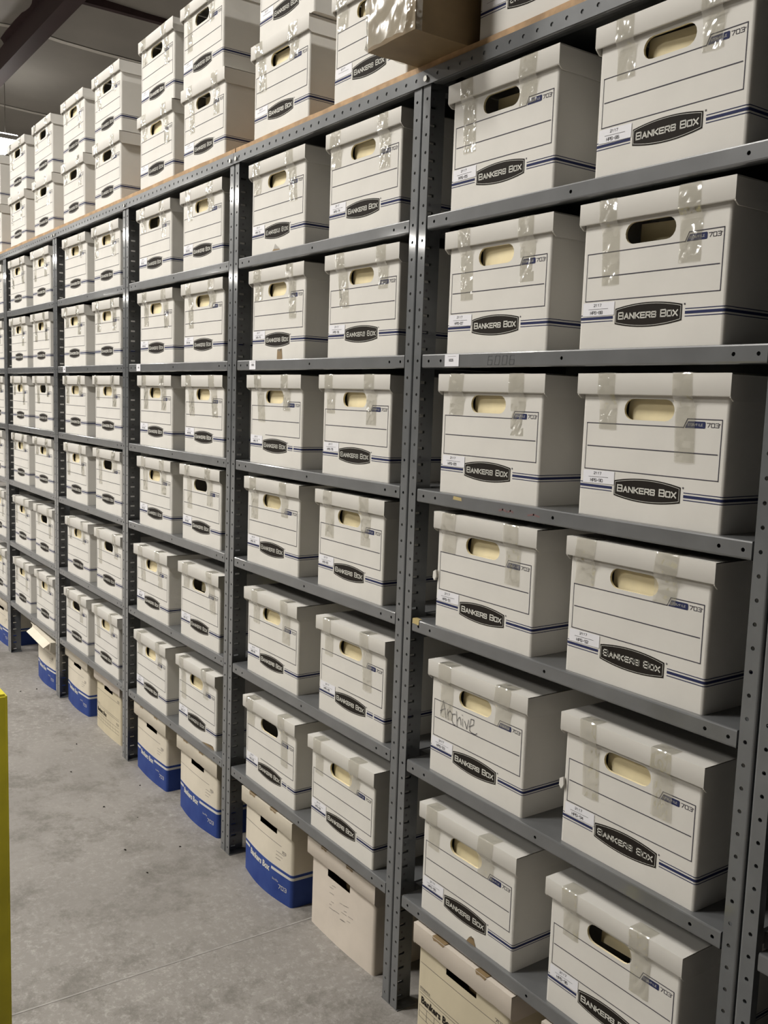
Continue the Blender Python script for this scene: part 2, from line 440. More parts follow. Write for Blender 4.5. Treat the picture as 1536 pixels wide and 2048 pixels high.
# ------------------------------------------------------------------ steel shelving
PH = 2.2165                       # post height
def post_mesh(mirror=1):
    """angle post, front flange to +x (mirror=1), corner at x=0,y=0"""
    mb = MB()
    a0, a1 = .0045, .0300
    D = .062
    sx = mirror
    def F(pts, mt=M_steel):
        q = [(sx*p[0], p[1], p[2]) for p in pts]
        mb.face(q if sx > 0 else q[::-1], mt)
    # rounded bend
    bend = [(0.0015, .0045)] + [(.0015+.004*(1-math.cos(t)), .0045-.0045*math.sin(t)) for t in (math.pi/6, math.pi/3, math.pi/2)]
    nrow = int(PH/PITCH)
    z00 = FL - 41*PITCH           # a hole centre falls on every shelf line
    for (p, q) in zip(bend, bend[1:]):
        F([(p[0],p[1],0),(q[0],q[1],0),(q[0],q[1],PH),(p[0],p[1],PH)])
    xb = bend[-1][0]
    F([(a1,0,0),(a1,.0022,0),(a1,.0022,PH),(a1,0,PH)])
    z = 0.0
    edges = [0.0]
    k = 0
    while True:
        zc = z00+k*PITCH; k += 1
        if zc+PITCH/2 > PH: break
        lo, hi = zc-PITCH/2, zc+PITCH/2
        lo = max(lo, 0)
        # front flange cell with a round hole
        cx, r = .0183, .0036
        H = [(cx+r*math.cos(math.radians(45*i+22.5)), zc+r*math.sin(math.radians(45*i+22.5))) for i in range(8)]
        C = [(a1,lo),(a1,hi),(xb,hi),(xb,lo)]
        ring = [(C[0],C[1],7,0),(C[1],C[2],1,2),(C[2],C[3],3,4),(C[3],C[0],5,6)]
        for (c0, c1, h0, h1) in ring:
            F([(c0[0],0,c0[1]),(c1[0],0,c1[1]),(H[h1][0],0,H[h1][1]),(H[h0][0],0,H[h0][1])])
        for (c, h0, h1) in ((C[1],0,1),(C[2],2,3),(C[3],4,5),(C[0],6,7)):
            F([(c[0],0,c[1]),(H[h1][0],0,H[h1][1]),(H[h0][0],0,H[h0][1])])
        for i in range(8):
            h, g = H[i], H[(i+1)%8]
            F([(g[0],0,g[1]),(h[0],0,h[1]),(h[0],.0022,h[1]),(g[0],.0022,g[1])])
        # side flange cell: slot
        s0, s1, t0, t1 = .020, .039, zc-.0130, zc-.0065
        X = .0015
        t0 = max(t0, lo+1e-4)
        for (y0,y1,q0,q1) in ((.0045,s0,lo,hi),(s1,D,lo,hi),(s0,s1,lo,t0),(s0,s1,t1,hi)):
            F([(X,y0,q0),(X,y0,q1),(X,y1,q1),(X,y1,q0)])
            F([(X+.0018,y0,q0),(X+.0018,y1,q0),(X+.0018,y1,q1),(X+.0018,y0,q1)])
        # small round punch, seen dark
        F([(X+.0021,.029+.0032*math.cos(math.radians(60*i)), zc+.0085+.0032*math.sin(math.radians(60*i))) for i in range(6)], M_ink)
        top = hi
    F([(xb,0,top),(a1,0,top),(a1,0,PH),(xb,0,PH)])
    F([(.0015,.0045,top),(.0015,.0045,PH),(.0015,D,PH),(.0015,D,top)][::-1])
    F([(.0015,D,0),(.0033,D,0),(.0033,D,PH),(.0015,D,PH)])
    # foot plate
    mb2 = mb
    xs = sorted((sx*.001, sx*.034))
    mb2.box(xs[0], xs[1], .0005, .060, 0, .003, M_steel)
    return mb.mesh('post', 1e-5)
SD = .46                          # shelf depth
def shelf_mesh():
    """x from 0 to W; top at z=+.0145 relative to its hole line"""
    mb = MB()
    x0, x1 = .0345, W-.0345
    y0 = .0012
    prof = [(.030,-.0135),(.012,-.0165),(y0+.0035,-.0165),(y0+.0008,-.0150),(y0,-.0125),(y0,.0115),(y0+.0008,.0137),(y0+.003,.0145)]
    nseg = 6
    holes = [.058, .101, .467, W-.094, W-.050]
    # face strip gets real holes: split the x range at hole cells
    def facecell(a, b, hole=None):
        z0, z1 = -.0125, .0115
        if hole is None:
            mb.face([(a,y0,z0),(b,y0,z0),(b,y0,z1),(a,y0,z1)], M_shelf); return
        r = .0036
        H = [(hole+r*math.cos(math.radians(45*i+22.5)), -.001+r*math.sin(math.radians(45*i+22.5))) for i in range(8)]
        C = [(b,z0),(b,z1),(a,z1),(a,z0)]
        for (c0, c1, h0, h1) in ((C[0],C[1],7,0),(C[1],C[2],1,2),(C[2],C[3],3,4),(C[3],C[0],5,6)):
            mb.face([(c0[0],y0,c0[1]),(c1[0],y0,c1[1]),(H[h1][0],y0,H[h1][1]),(H[h0][0],y0,H[h0][1])], M_shelf)
        for (c, h0, h1) in ((C[1],0,1),(C[2],2,3),(C[3],4,5),(C[0],6,7)):
            mb.face([(c[0],y0,c[1]),(H[h1][0],y0,H[h1][1]),(H[h0][0],y0,H[h0][1])], M_shelf)
        for i in range(8):
            h, g = H[i], H[(i+1)%8]
            mb.face([(g[0],y0,g[1]),(h[0],y0,h[1]),(h[0],y0+.002,h[1]),(g[0],y0+.002,g[1])], M_shelf)
    cur = x0
    for h in holes:
        facecell(cur, h-.008); facecell(h-.008, h+.008, h); cur = h+.008
    facecell(cur, x1)
    for k, (p, q) in enumerate(zip(prof, prof[1:])):
        if k == 4: continue
        mb.face([(x0,p[0],p[1]),(x1,p[0],p[1]),(x1,q[0],q[1]),(x0,q[0],q[1])], M_shelf)
    mb.face([(x0,y0+.003,.0145),(x1,y0+.003,.0145),(x1,SD,.0145),(x0,SD,.0145)], M_shelf)
    mb.face([(x0,y0+.003,.0130),(x0,SD,.0130),(x1,SD,.0130),(x1,y0+.003,.0130)], M_shelf)
    for x in (x0, x1):
        mb.face([(x,y0,.0137),(x,y0,-.0150),(x,SD,-.0150),(x,SD,.0137)], M_shelf)
    mb.face([(x0,SD,.0145),(x1,SD,.0145),(x1,SD,-.0165),(x0,SD,-.0165)], M_shelf)
    # side extension of the tray between the posts
    for (a, b) in ((.004, x0), (x1, W-.004)):
        mb.box(a, b, .066, SD-.066, -.0140, .0142, M_shelf)
    return mb.mesh('shelf', 1e-5)
POST_R, POST_L = post_mesh(1), post_mesh(-1)
SHELF = shelf_mesh()
def back_mesh():
    mb = MB(); mb.box(.006, W-.006, SD+.003, SD+.006, .03, PH-.02, M_steel); return mb.mesh('added_light_block', 0)  # unseen sheet added behind each bay to keep rear light out of the gaps
BACK = back_mesh()
NS = [8, 0, -8, -16, -25, -34]
ZB = 16*PITCH
BAYW = {0: 'nearest full bay', 1: 'second bay from the camera', 2: 'third bay from the camera', 3: 'fourth bay from the camera', 4: 'fifth bay, cut by the left edge'}
BAYL = {-1: 'grey steel shelving bay cut off by the right edge of the photo',
        0: 'grey steel shelving bay nearest the camera holding box HPS-90 and the Archive box',
        1: 'grey steel shelving bay second from the camera, under the taped brown carton corner',
        2: 'grey steel shelving bay third from the camera, with two blue-based boxes on the floor',
        3: 'grey steel shelving bay fourth from the camera',
        4: 'grey steel shelving bay fifth from the camera, leftmost one fully in view',
        5: 'grey steel shelving bay farthest away, cut off by the left edge'}
BAYL[2] = 'grey steel shelving bay third from the camera, blue-based boxes side by side under it'
def bay(k, shelves=NS):
    x = -k*W
    t = thing('shelving_bay', BAYL[k], 'shelving', (x, 0, 0), 0, 'bays of the shelving row')
    link('post', POST_R, t, (0, 0, 0)); link('post', POST_L, t, (W, 0, 0))
    link('post', POST_L, t, (0, SD, 0), (0, 0, math.pi)); link('post', POST_R, t, (W, SD, 0), (0, 0, math.pi))
    for n in shelves: link('shelf', SHELF, t, (0, 0, FL+n*PITCH))
    link('shelf', SHELF, t, (0, .001, FL+.6176))
    link('added_light_block', BACK, t, (0, 0, 0))
    return t
# ------------------------------------------------------------------ room
mb = MB(); mb.face([(-45,-16,0),(9,-16,0),(9,7,0),(-45,7,0)], M_floor)
M_joint = mat('pale_floor_joint', (.36, .345, .325), .7, var=.3, scale=25)
JL = [(-.452, -.800), (-.444, -.22)]
JD = (Vector(JL[1])-Vector(JL[0])).normalized(); JN = Vector((-JD.y, JD.x))*.0025
a_, b_ = Vector(JL[0])-JD*6, Vector(JL[0])+JD*5
mb.face([(*(a_+JN), .0006), (*(a_-JN), .0006), (*(b_-JN), .0006), (*(b_+JN), .0006)], M_joint)
tag(link('floor', mb.mesh('floor', 0)), kind='structure')
CZ = 4.40+FL
mb = MB()
# quilted insulation hanging between purlins that run along y
def czy(y):
    d = min(abs(y-1.95), abs(y+6.5))
    return CZ-.09*(1-math.exp(-d/.6))
NODES = []
for i in range(-3, 6):
    p = -9.5-6.8*i
    NODES += [(p, 0), (p-1.6, 1), (p-5.0, 1)]
NODES.sort()
ys = [-16+.5*j for j in range(47)]
nxs = 12
for (xa, _), (xb, _) in zip(NODES, NODES[1:]):
    for a in range(nxs):
        q0, q1 = a/nxs, (a+1)/nxs
        sg = lambda q: -.045*math.sin(math.pi*q)*(xb-xa)/3
        X0, X1 = xa+(xb-xa)*q0, xa+(xb-xa)*q1
        for y0, y1 in zip(ys, ys[1:]):
            mb.face([(X0,y0,czy(y0)+sg(q0)),(X0,y1,czy(y1)+sg(q0)),(X1,y1,czy(y1)+sg(q1)),(X1,y0,czy(y0)+sg(q1))], M_ceil)
tag(link('ceiling', mb.mesh('ceiling', 1e-4, smooth=True)), kind='structure')
mb = MB()
for xa, t_ in NODES:
    if t_:
        for y0, y1 in zip(ys, ys[1:]):
            mb.face([(xa-.05,y0,czy(y0)-.012),(xa-.05,y1,czy(y1)-.012),(xa+.05,y1,czy(y1)-.012),(xa+.05,y0,czy(y0)-.012)], M_seam)
tag(link('trim_1', mb.mesh('seam_tapes', 0)), None, None, None, 'structure')
mb = MB()
for xa, t_ in NODES:
    if not t_: mb.box(xa-.04, xa+.04, -16, 7, CZ-.14, CZ-.05, M_rust)
tag(link('trim_2', mb.mesh('purlins', 0)), None, None, None, 'structure')
# rafter beam along x (I section)
def ibeam(name, y, z0, x0, x1, k):
    mb = MB()
    mb.box(x0, x1, y-.09, y+.09, z0, z0+.012, M_rust)
    mb.box(x0, x1, y-.006, y+.006, z0+.012, z0+.38, M_rust)
    mb.box(x0, x1, y-.09, y+.09, z0+.38, z0+.392, M_rust)
    return tag(link('trim_%d' % k, mb.mesh(name, 0)), None, None, None, 'structure')
ibeam('rafter', 1.95, 4.0+FL-.02, -45, 9, 3)
ibeam('rafter', -6.5, 4.0+FL-.02, -45, 9, 4)
for nm, P in (('wall_back', [(-45,7,0),(9,7,0),(9,7,CZ),(-45,7,CZ)]), ('wall_front', [(9,-16,0),(-45,-16,0),(-45,-16,CZ),(9,-16,CZ)]),
              ('wall_left', [(-45,-16,0),(-45,7,0),(-45,7,CZ),(-45,-16,CZ)]), ('wall_right', [(9,7,0),(9,-16,0),(9,-16,CZ),(9,7,CZ)])):
    mb = MB(); mb.face(P, M_wall); tag(link(nm, mb.mesh(nm, 0)), kind='structure')
# hanging strip fixtures
def fix_meshes():
    mb = MB()
    poly = [(-.20,0),(-.12,.075),(.12,.075),(.20,0),(.195,0),(.118,.07),(-.118,.07),(-.195,0)]
    mb.prism(poly, lambda a, b, t: (a, -.6+t, b), 1.2, M_house)
    mb.box(-.18, .18, -.602, -.597, 0, .06, M_house); mb.box(-.18, .18, .597, .602, 0, .06, M_house)
    a = mb.mesh('fixture_housing', 0)
    mb = MB()
    mb.face([(-.17,.59,.02),(.17,.59,.02),(.17,-.59,.02),(-.17,-.59,.02)], M_emit)
    mb.face([(-.05,-.5,.078),(.05,-.5,.078),(.05,.5,.078),(-.05,.5,.078)], M_up)  # added glow strip above the housing, lifts the ceiling
    b = mb.mesh('fixture_diffuser', 0)
    mb = MB()
    mb.box(-.004, .004, -.45, -.442, .07, 1.2, M_bolt); mb.box(-.004, .004, .442, .45, .07, 1.2, M_bolt)
    c = mb.mesh('fixture_hanger', 0)
    return a, b, c
FX = fix_meshes()
fixtures = [
 (-12.75, 2.08, 3.27, 'hanging lamp glaring behind the boxes at the left edge'),
]
fix_hidden = [(-1.2,-2.6,3.2),(-4.4,-2.6,3.2),(-8.6,-2.6,3.2),(-13.,-2.6,3.2),(-18.,-2.6,3.2),
              (3.5,1.9,3.13),
              (-2.5,-5.8,3.15),(-12.8,-5.8,3.15),(-17.9,-5.8,3.15),(-22.95,-5.8,3.15),(-28.,-5.8,3.15),
              (-14.1,-10.6,3.15),(-22.6,-10.6,3.15),(-31.,-10.6,3.15)]
def lamp(x, y, z, label, grp=None, rz=0):
    t = thing('hanging_lamp', label, 'lamp', (x, y, z+FL), rz, grp)
    link('housing', FX[0], t); link('diffuser', FX[1], t); link('hanger', FX[2], t)
for (x, y, z, l) in fixtures: lamp(x, y, z, l, None, math.pi/2)
for (x, y, z) in fix_hidden: lamp(x, y, z, 'hanging warehouse strip lamp above the aisles outside the view', 'hanging lamps outside the view')

# ------------------------------------------------------------------ shelving row
BAYS = {k: bay(k) for k in (-1, 0, 1, 2, 3, 4, 5)}
M_pencil = mat('faint_pencil', (.075, .078, .08), .4)
M_scrap = mat('yellowed_masking_tape', (.50, .40, .18), .6)
M_redmark = mat('faint_red_marker', (.20, .11, .11), .5)
mb = MB(); write(mb, '6006', 0, 0, .013, .018, .009, .0011, lambda u, v: (u+v*.15, 0, v), M_pencil)
tag(link('pencilled_number', mb.mesh('pencilled_number', 0), BAYS[0], (.257, .0009, FL-.0115)), 'faint number pencilled on the shelf lip')
mb = MB(); mb.box(0, .024, -.0012, .012, 0, .0115, M_scrap)
tag(link('tape_scrap', mb.mesh('tape_scrap', 0), BAYS[0], (.036, .0014, FL-16*PITCH+.0040), (0, .05, 0)), 'yellowed scrap of tape stuck on the shelf edge')
mb = MB(); mb.face([(0,0,0),(.030,0,-.001),(.028,0,.006),(.002,0,.0075)], M_scrap)
tag(link('tape_scrap', mb.mesh('tape_scrap', 0), BAYS[0], (.164, .0009, FL-8*PITCH+.003)), 'yellowed scrap of tape stuck on the shelf edge')
mb = MB()
for (u, L) in ((0, .02), (.026, .014), (.085, .03)): ribbon(mb, [(u, 0), (u+L*.5, .003), (u+L, .0005)], .0035, lambda a, b: (a, 0, b), M_redmark)
tag(link('marker_smear', mb.mesh('marker_smear', 0), BAYS[0], (.315, .0009, FL-8*PITCH-.004)), 'faint reddish marker smear')
# perforated rails along the top and the plywood deck
def rail(x0, x1, label, dark_end=None):
    mb = MB()
    z0, z1, y = FL+.600, FL+.632, -.0045
    n = int((x1-x0)/PITCH)
    off = ((x1-x0)-n*PITCH)/2
    cur = x0
    def cell(a, b, hx=None):
        if hx is None:
            mb.face([(a,y,z0),(b,y,z0),(b,y,z1),(a,y,z1)], M_steel); return
        zc = FL+.616; r = .0042
        H = [(hx+r*math.cos(math.radians(45*i+22.5)), zc+r*math.sin(math.radians(45*i+22.5))) for i in range(8)]
        C = [(b,z0),(b,z1),(a,z1),(a,z0)]
        for (c0, c1, h0, h1) in ((C[0],C[1],7,0),(C[1],C[2],1,2),(C[2],C[3],3,4),(C[3],C[0],5,6)):
            mb.face([(c0[0],y,c0[1]),(c1[0],y,c1[1]),(H[h1][0],y,H[h1][1]),(H[h0][0],y,H[h0][1])], M_steel)
        for (c, h0, h1) in ((C[1],0,1),(C[2],2,3),(C[3],4,5),(C[0],6,7)):
            mb.face([(c[0],y,c[1]),(H[h1][0],y,H[h1][1]),(H[h0][0],y,H[h0][1])], M_steel)
        for i in range(8):
            h, g = H[i], H[(i+1)%8]
            mb.face([(g[0],y,g[1]),(h[0],y,h[1]),(h[0],y+.002,h[1]),(g[0],y+.002,g[1])], M_steel)
    cell(x0, x0+off)
    for i in range(n):
        a = x0+off+i*PITCH; cell(a, a+PITCH, a+PITCH/2)
    cell(x1-off, x1)
    mb.face([(x0,y,z0),(x0,y+.002,z0),(x1,y+.002,z0),(x1,y,z0)], M_steel)
    mb.face([(x0,y+.002,z0),(x0,y+.002,z1),(x1,y+.002,z1),(x1,y+.002,z0)], M_steel)
    mb.face([(x0,y,z1),(x1,y,z1),(x1,y+.002,z1),(x0,y+.002,z1)], M_steel)
    for x in (x0, x1): mb.face([(x,y,z0),(x,y+.002,z0),(x,y+.002,z1),(x,y,z1)], M_steel)
    t = thing('perforated_rail', label, 'rail', ((x0+x1)/2, 0, FL+.600), 0, 'perforated rails along the top')
    o = link('rail', mb.mesh('rail', 1e-5), t, (-(x0+x1)/2, 0, -(FL+.600)))
    # bolts
    bm_ = MB()
    poly = [(.0062*math.cos(math.radians(30*i)), .0062*math.sin(math.radians(30*i))) for i in range(12)]
    bm_.prism(poly, lambda a, b, t: (a, -t, b), .004, M_bolt)
    bme = bm_.mesh('bolt', 0)
    for bx in [x0+.018, x1-.018] + ([0.018] if x0 < 0 < x1 else []) + ([-2*W] if x0 < -2*W < x1 else []):
        link('bolt', bme, t, (bx-(x0+x1)/2, -.0045, .0125))
    return t
rail(-W+.001, W*1, 'grey perforated steel rail along the top of the nearest two bays')
rail(-3*W+.001, -W-.001, 'grey perforated steel rail along the top of third and fourth bays')
rail(-5*W, -3*W-.001, 'grey perforated steel rail along the top at the far left')
PT = FL+.6475
def plank(x0, x1, label):
    mb = MB(); n = 30; rnd = random.Random(x0)
    e = [rnd.uniform(-.0015,.0015) for _ in range(n+1)]
    for i in range(n):
        a, b = x0+(x1-x0)*i/n, x0+(x1-x0)*(i+1)/n
        y0, y1 = .0015+e[i], .0015+e[i+1]
        z0 = FL+.6325
        mb.face([(a,y0,z0),(b,y1,z0),(b,y1,PT),(a,y0,PT)], M_ply)
        mb.face([(a,y0,PT),(b,y1,PT),(b,.455,PT),(a,.455,PT)], M_ply)
        mb.face([(a,y0,z0),(a,.455,z0),(b,.455,z0),(b,y1,z0)], M_ply)
        mb.face([(a,.455,z0),(a,.455,PT),(b,.455,PT),(b,.455,z0)], M_ply)
    for x, s, yy in ((x0, 1, e[0]), (x1, -1, e[n])): mb.face([(x,.0015+yy,z0),(x,.0015+yy,PT),(x,.455,PT),(x,.455,z0)], M_ply)
    cx = (x0+x1)/2
    o = link('plywood_board', mb.mesh('plywood_board', 1e-5))
    for v in o.data.vertices: v.co.x -= cx; v.co.z -= FL+.6325
    o.location = (cx, 0, FL+.6325)
    tag(o, label, 'board', 'plywood boards on top of the shelving')
plank(-W*1+.002, W, 'plywood board with a raw edge under the boxes above the nearest two bays')
plank(-W*3+.002, -W-.002, 'plywood board with a raw edge under the double stacks above the third and fourth bays')
plank(-W*5, -W*3-.002, 'plywood board with a raw edge at the far left of the top')

# ------------------------------------------------------------------ boxes on the shelves
XC = {(0,'L'): [.257,.260,.256,.264,.259,.253], (0,'R'): [.669,.657,.675,.667,.679,.668],
      (1,'L'): [.255,.263,.266,.261,.266,.269], (1,'R'): [.685,.696,.680,.672,.697,.676],
      (2,'L'): [.267,.279,.288,.285,.262,.258], (2,'R'): [.681,.693,.698,.687,.689,.670],
      (3,'L'): [.269,.262,.270,.280,.289,.264], (3,'R'): [.680,.693,.696,.702,.708,.676],
      (4,'L'): [.22,.24,.252,.255,.259,.258], (4,'R'): [.680,.665,.680,.672,.685,.676], (5,'R'): [.680,.672,.680,.672,.685,.676]}
# bays are indexed by their right post: bay k spans -(k)*W .. ; XC is measured from the left post seam
ORD = ['top shelf', 'second shelf down', 'third shelf down', 'fourth shelf down', 'fifth shelf down', 'sixth shelf down']
FILLS = {(0,'L',0): 'shade', (0,'R',1): 'shade', (0,'L',1): 'full', (0,'R',5): 'half', (1,'L',5): 'empty', (1,'L',0): 'full', (1,'L',1): 'full', (1,'L',2): 'full',
         (2,'R',3): 'deep', (3,'R',4): 'empty', (3,'R',3): 'half', (4,'R',2): 'empty', (4,'R',4): 'empty', (3,'L',5): 'empty', (2,'L',0): 'half', (2,'R',4): 'half'}
WHERE = {0: 'in the nearest full bay', 1: 'in the second bay', 2: 'in the third bay', 3: 'in the fourth bay', 4: 'in the fifth bay', 5: 'cut by the left edge'}
rb = random.Random(3)
num = {0: 85, 1: 73, 2: 61, 3: 49, 4: 37, 5: 25}
# XC keys 0..4 name the left post seam, so the bay number in bay() is key-1 ... key 0 = between seams 0 and -1
for k in (0, 1, 2, 3, 4, 5):
    for r, n in enumerate(NS):
        for sd in 'LR':
            if (k, sd) not in XC: continue
            cx = -k*W + XC[(k, sd)][r]
            code = 'HPS-%d' % (num[k]+2*r+(sd == 'R')) if k < 3 else None
            side = 'left' if sd == 'L' else 'right'
            lab = 'white lidded file box, %s one on the %s %s' % (side, ORD[r], WHERE[k])
            if k == 0: lab = 'white lidded file box with sticker %s, %s one on the %s' % (code, side, ORD[r])
            if (k, sd, r) == (0, 'L', 4): lab = 'white file box with Archive handwritten on its front, above the blank-topped box HPS-95'
            if (k, sd, r) == (0, 'L', 4): lab = 'white file box with Archive handwritten across its front lines'
            if (k, sd, r) == (1, 'L', 1): lab = 'white file box with a star-shaped tear at its bottom edge, second bay'
            if (k, sd, r) == (0, 'L', 5): lab = 'white file box with a torn bottom notch, just above the yellowed floor box'
            b = file_box(cx-BW/2, .010+rb.uniform(-.002, .004), FL+n*PITCH+.0147, lab, 'file boxes on the shelves', code,
                         FILLS.get((k, sd, r), 'full'), 1 if (k, sd, r) in ((1,'R',4), (1,'L',5), (1,'L',2)) else 0,
                         rb.uniform(-.008, .008), True, rb.uniform(-.003, .003), rb.uniform(-.004, .004), rb)
            if (k, sd, r) == (0, 'L', 4):
                mb = MB(); put = lambda u, v: (u, 0, v)
                SK = [[(.0368,.1426),(.0400,.160),(.0443,.1746),(.050,.156),(.0559,.1369)],[(.0347,.1477),(.0517,.1585)],[(.0604,.1588),(.0637,.1358)],[(.0621,.1502),(.0692,.158),(.0758,.152)],
                      [(.0883,.1558),(.0782,.1527),(.0767,.1387),(.0832,.1293),(.0899,.1314)],[(.0912,.1634),(.0959,.1288)],[(.0951,.142),(.100,.150),(.1038,.1537),(.107,.147),(.1089,.1373)],
                      [(.1133,.1521),(.1144,.1357)],[(.1114,.1609),(.1135,.1597)],[(.1202,.1497),(.1286,.1341),(.1337,.1561)],[(.1364,.1414),(.1505,.1502),(.1514,.1615),(.1416,.1607),(.138,.146),(.1386,.1332),(.1453,.1309),(.1584,.1307),(.163,.1348)]]
                for st in SK: ribbon(mb, st, .0013, put, M_pen)
                tag(link('handwriting', mb.mesh('handwriting', 0), b, (-BW/2, -BD/2-.0011, 0)), 'word Archive written in marker')
            tear = {(1,'L',1): [(.158,0),(.160,.030),(.171,.021),(.185,.031),(.190,0)],
                    (1,'L',0): [(.13,0),(.14,.007),(.16,.012),(.175,.004),(.18,0)],
                    (0,'L',5): [(.168,0),(.176,.012),(.190,.017),(.199,0)],
                    (2,'R',5): [(.20,0),(.23,.005),(.29,.011),(.302,0)]}.get((k, sd, r))
            if tear:
                mb = MB(); mb.face([(p[0], 0, p[1]) for p in tear], M_brown)
                tag(link('torn_patch', mb.mesh('torn_patch', 0), b, (-BW/2, -BD/2-.0007, 0)), 'torn notch baring brown board')
                mb = MB(); i = len(tear)//2
                mb.face([(tear[1][0],0,tear[1][1]),(tear[i][0],-.006,tear[i][1]+.007),(tear[-2][0],0,tear[-2][1])], M_card)
                link('curled_paper', mb.mesh('curled_paper', 0), b, (-BW/2, -BD/2-.0009, 0))
            if (k, sd, r) in ((0,'R',4), (0,'L',3)):
                mb = MB(); z = .118 if sd == 'R' else .115
                mb.prism([(0,z-.012),(-.006,z-.006),(-.005,z+.008),(.004,z+.013),(.006,z-.002)], lambda a, b_, t: (a, -.006+t, b_), .005, M_card)
                link('torn_tab', mb.mesh('torn_tab', 0), b, (-BW/2, -BD/2, 0))
# shelf labels and pencilled number
def shelf_label(k):
    mb = MB()
    mb.box(0, .048 if k == 0 else .040, -.0006, 0, 0, .026, M_white)
    put = lambda u, v: (u, -.0009, v)
    write(mb, '6006', .015, .011, .0030, .0048, .0008, .0008, put, M_ink)
    ribbon(mb, [(.010,.0215),(.038,.0215)], .0004, put, M_ink)
    o = link('shelf_label', mb.mesh('shelf_label', 0), None, (-k*W+.1165, .0009, FL-.0135))
    tag(o, 'small white paper label on the second shelf lip of %s' % {0: 'the nearest bay', 1: 'the second bay', 2: 'the third bay', 3: 'the fourth bay', 4: 'the fifth bay'}[k], 'label', 'paper labels on the shelf lip')
for k in (0, 1, 2, 3): shelf_label(k)

# ------------------------------------------------------------------ boxes stacked on the plywood
def top_box(x, tier, y, label, **kw):
    return file_box(x, y, PT+.0003+tier*(BH+.0062), label, 'file boxes stacked on the plywood top', kw.pop('code', ''), rnd=rb, rz=rb.uniform(-.012, .012), lid_dx=rb.uniform(-.003, .003), **kw)
top_box(.170, 0, .012, 'white file box on the plywood to the right of the taped brown carton')
top_box(-.384, 0, .006, 'white file box on the plywood behind the left side of the brown carton')
top_box(-.826, 0, .008, 'white file box on the plywood, lower of the pair left of the brown carton')
top_box(-.800, 1, .006, 'white file box cut by the top edge, stacked just left of the brown carton')
TN = ['first pair left of the joint in the rail', 'second pair left of the rail joint', 'third pair left of the rail joint', 'fourth pair left of the rail joint', 'fifth pair left of the rail joint', 'pair beside the glaring lamp']
tx = [(-1.345, -1.352), (-1.745, -1.735), (-2.262, -2.255), (-2.700, -2.690), (-3.170, -3.160), (-3.640, -3.630)]
for i, (a, b) in enumerate(tx):
    top_box(a, 0, .012, 'white file box, lower of the %s' % TN[i], code=None if i > 1 else '', fill=('half', 'full', 'half', 'half', 'half', 'half')[i])
    top_box(b, 1, .010, 'white file box, upper of the %s' % TN[i], code=None if i > 1 else '', fill=('empty', 'half', 'empty', 'full', 'empty', 'half')[i])
top_box(-4.16, 0, .012, 'white file box, lower one at the left edge beside the lamp glare', code=None)
top_box(-4.15, 1, .010, 'white file box, upper one at the left edge beside the lamp glare', code=None)

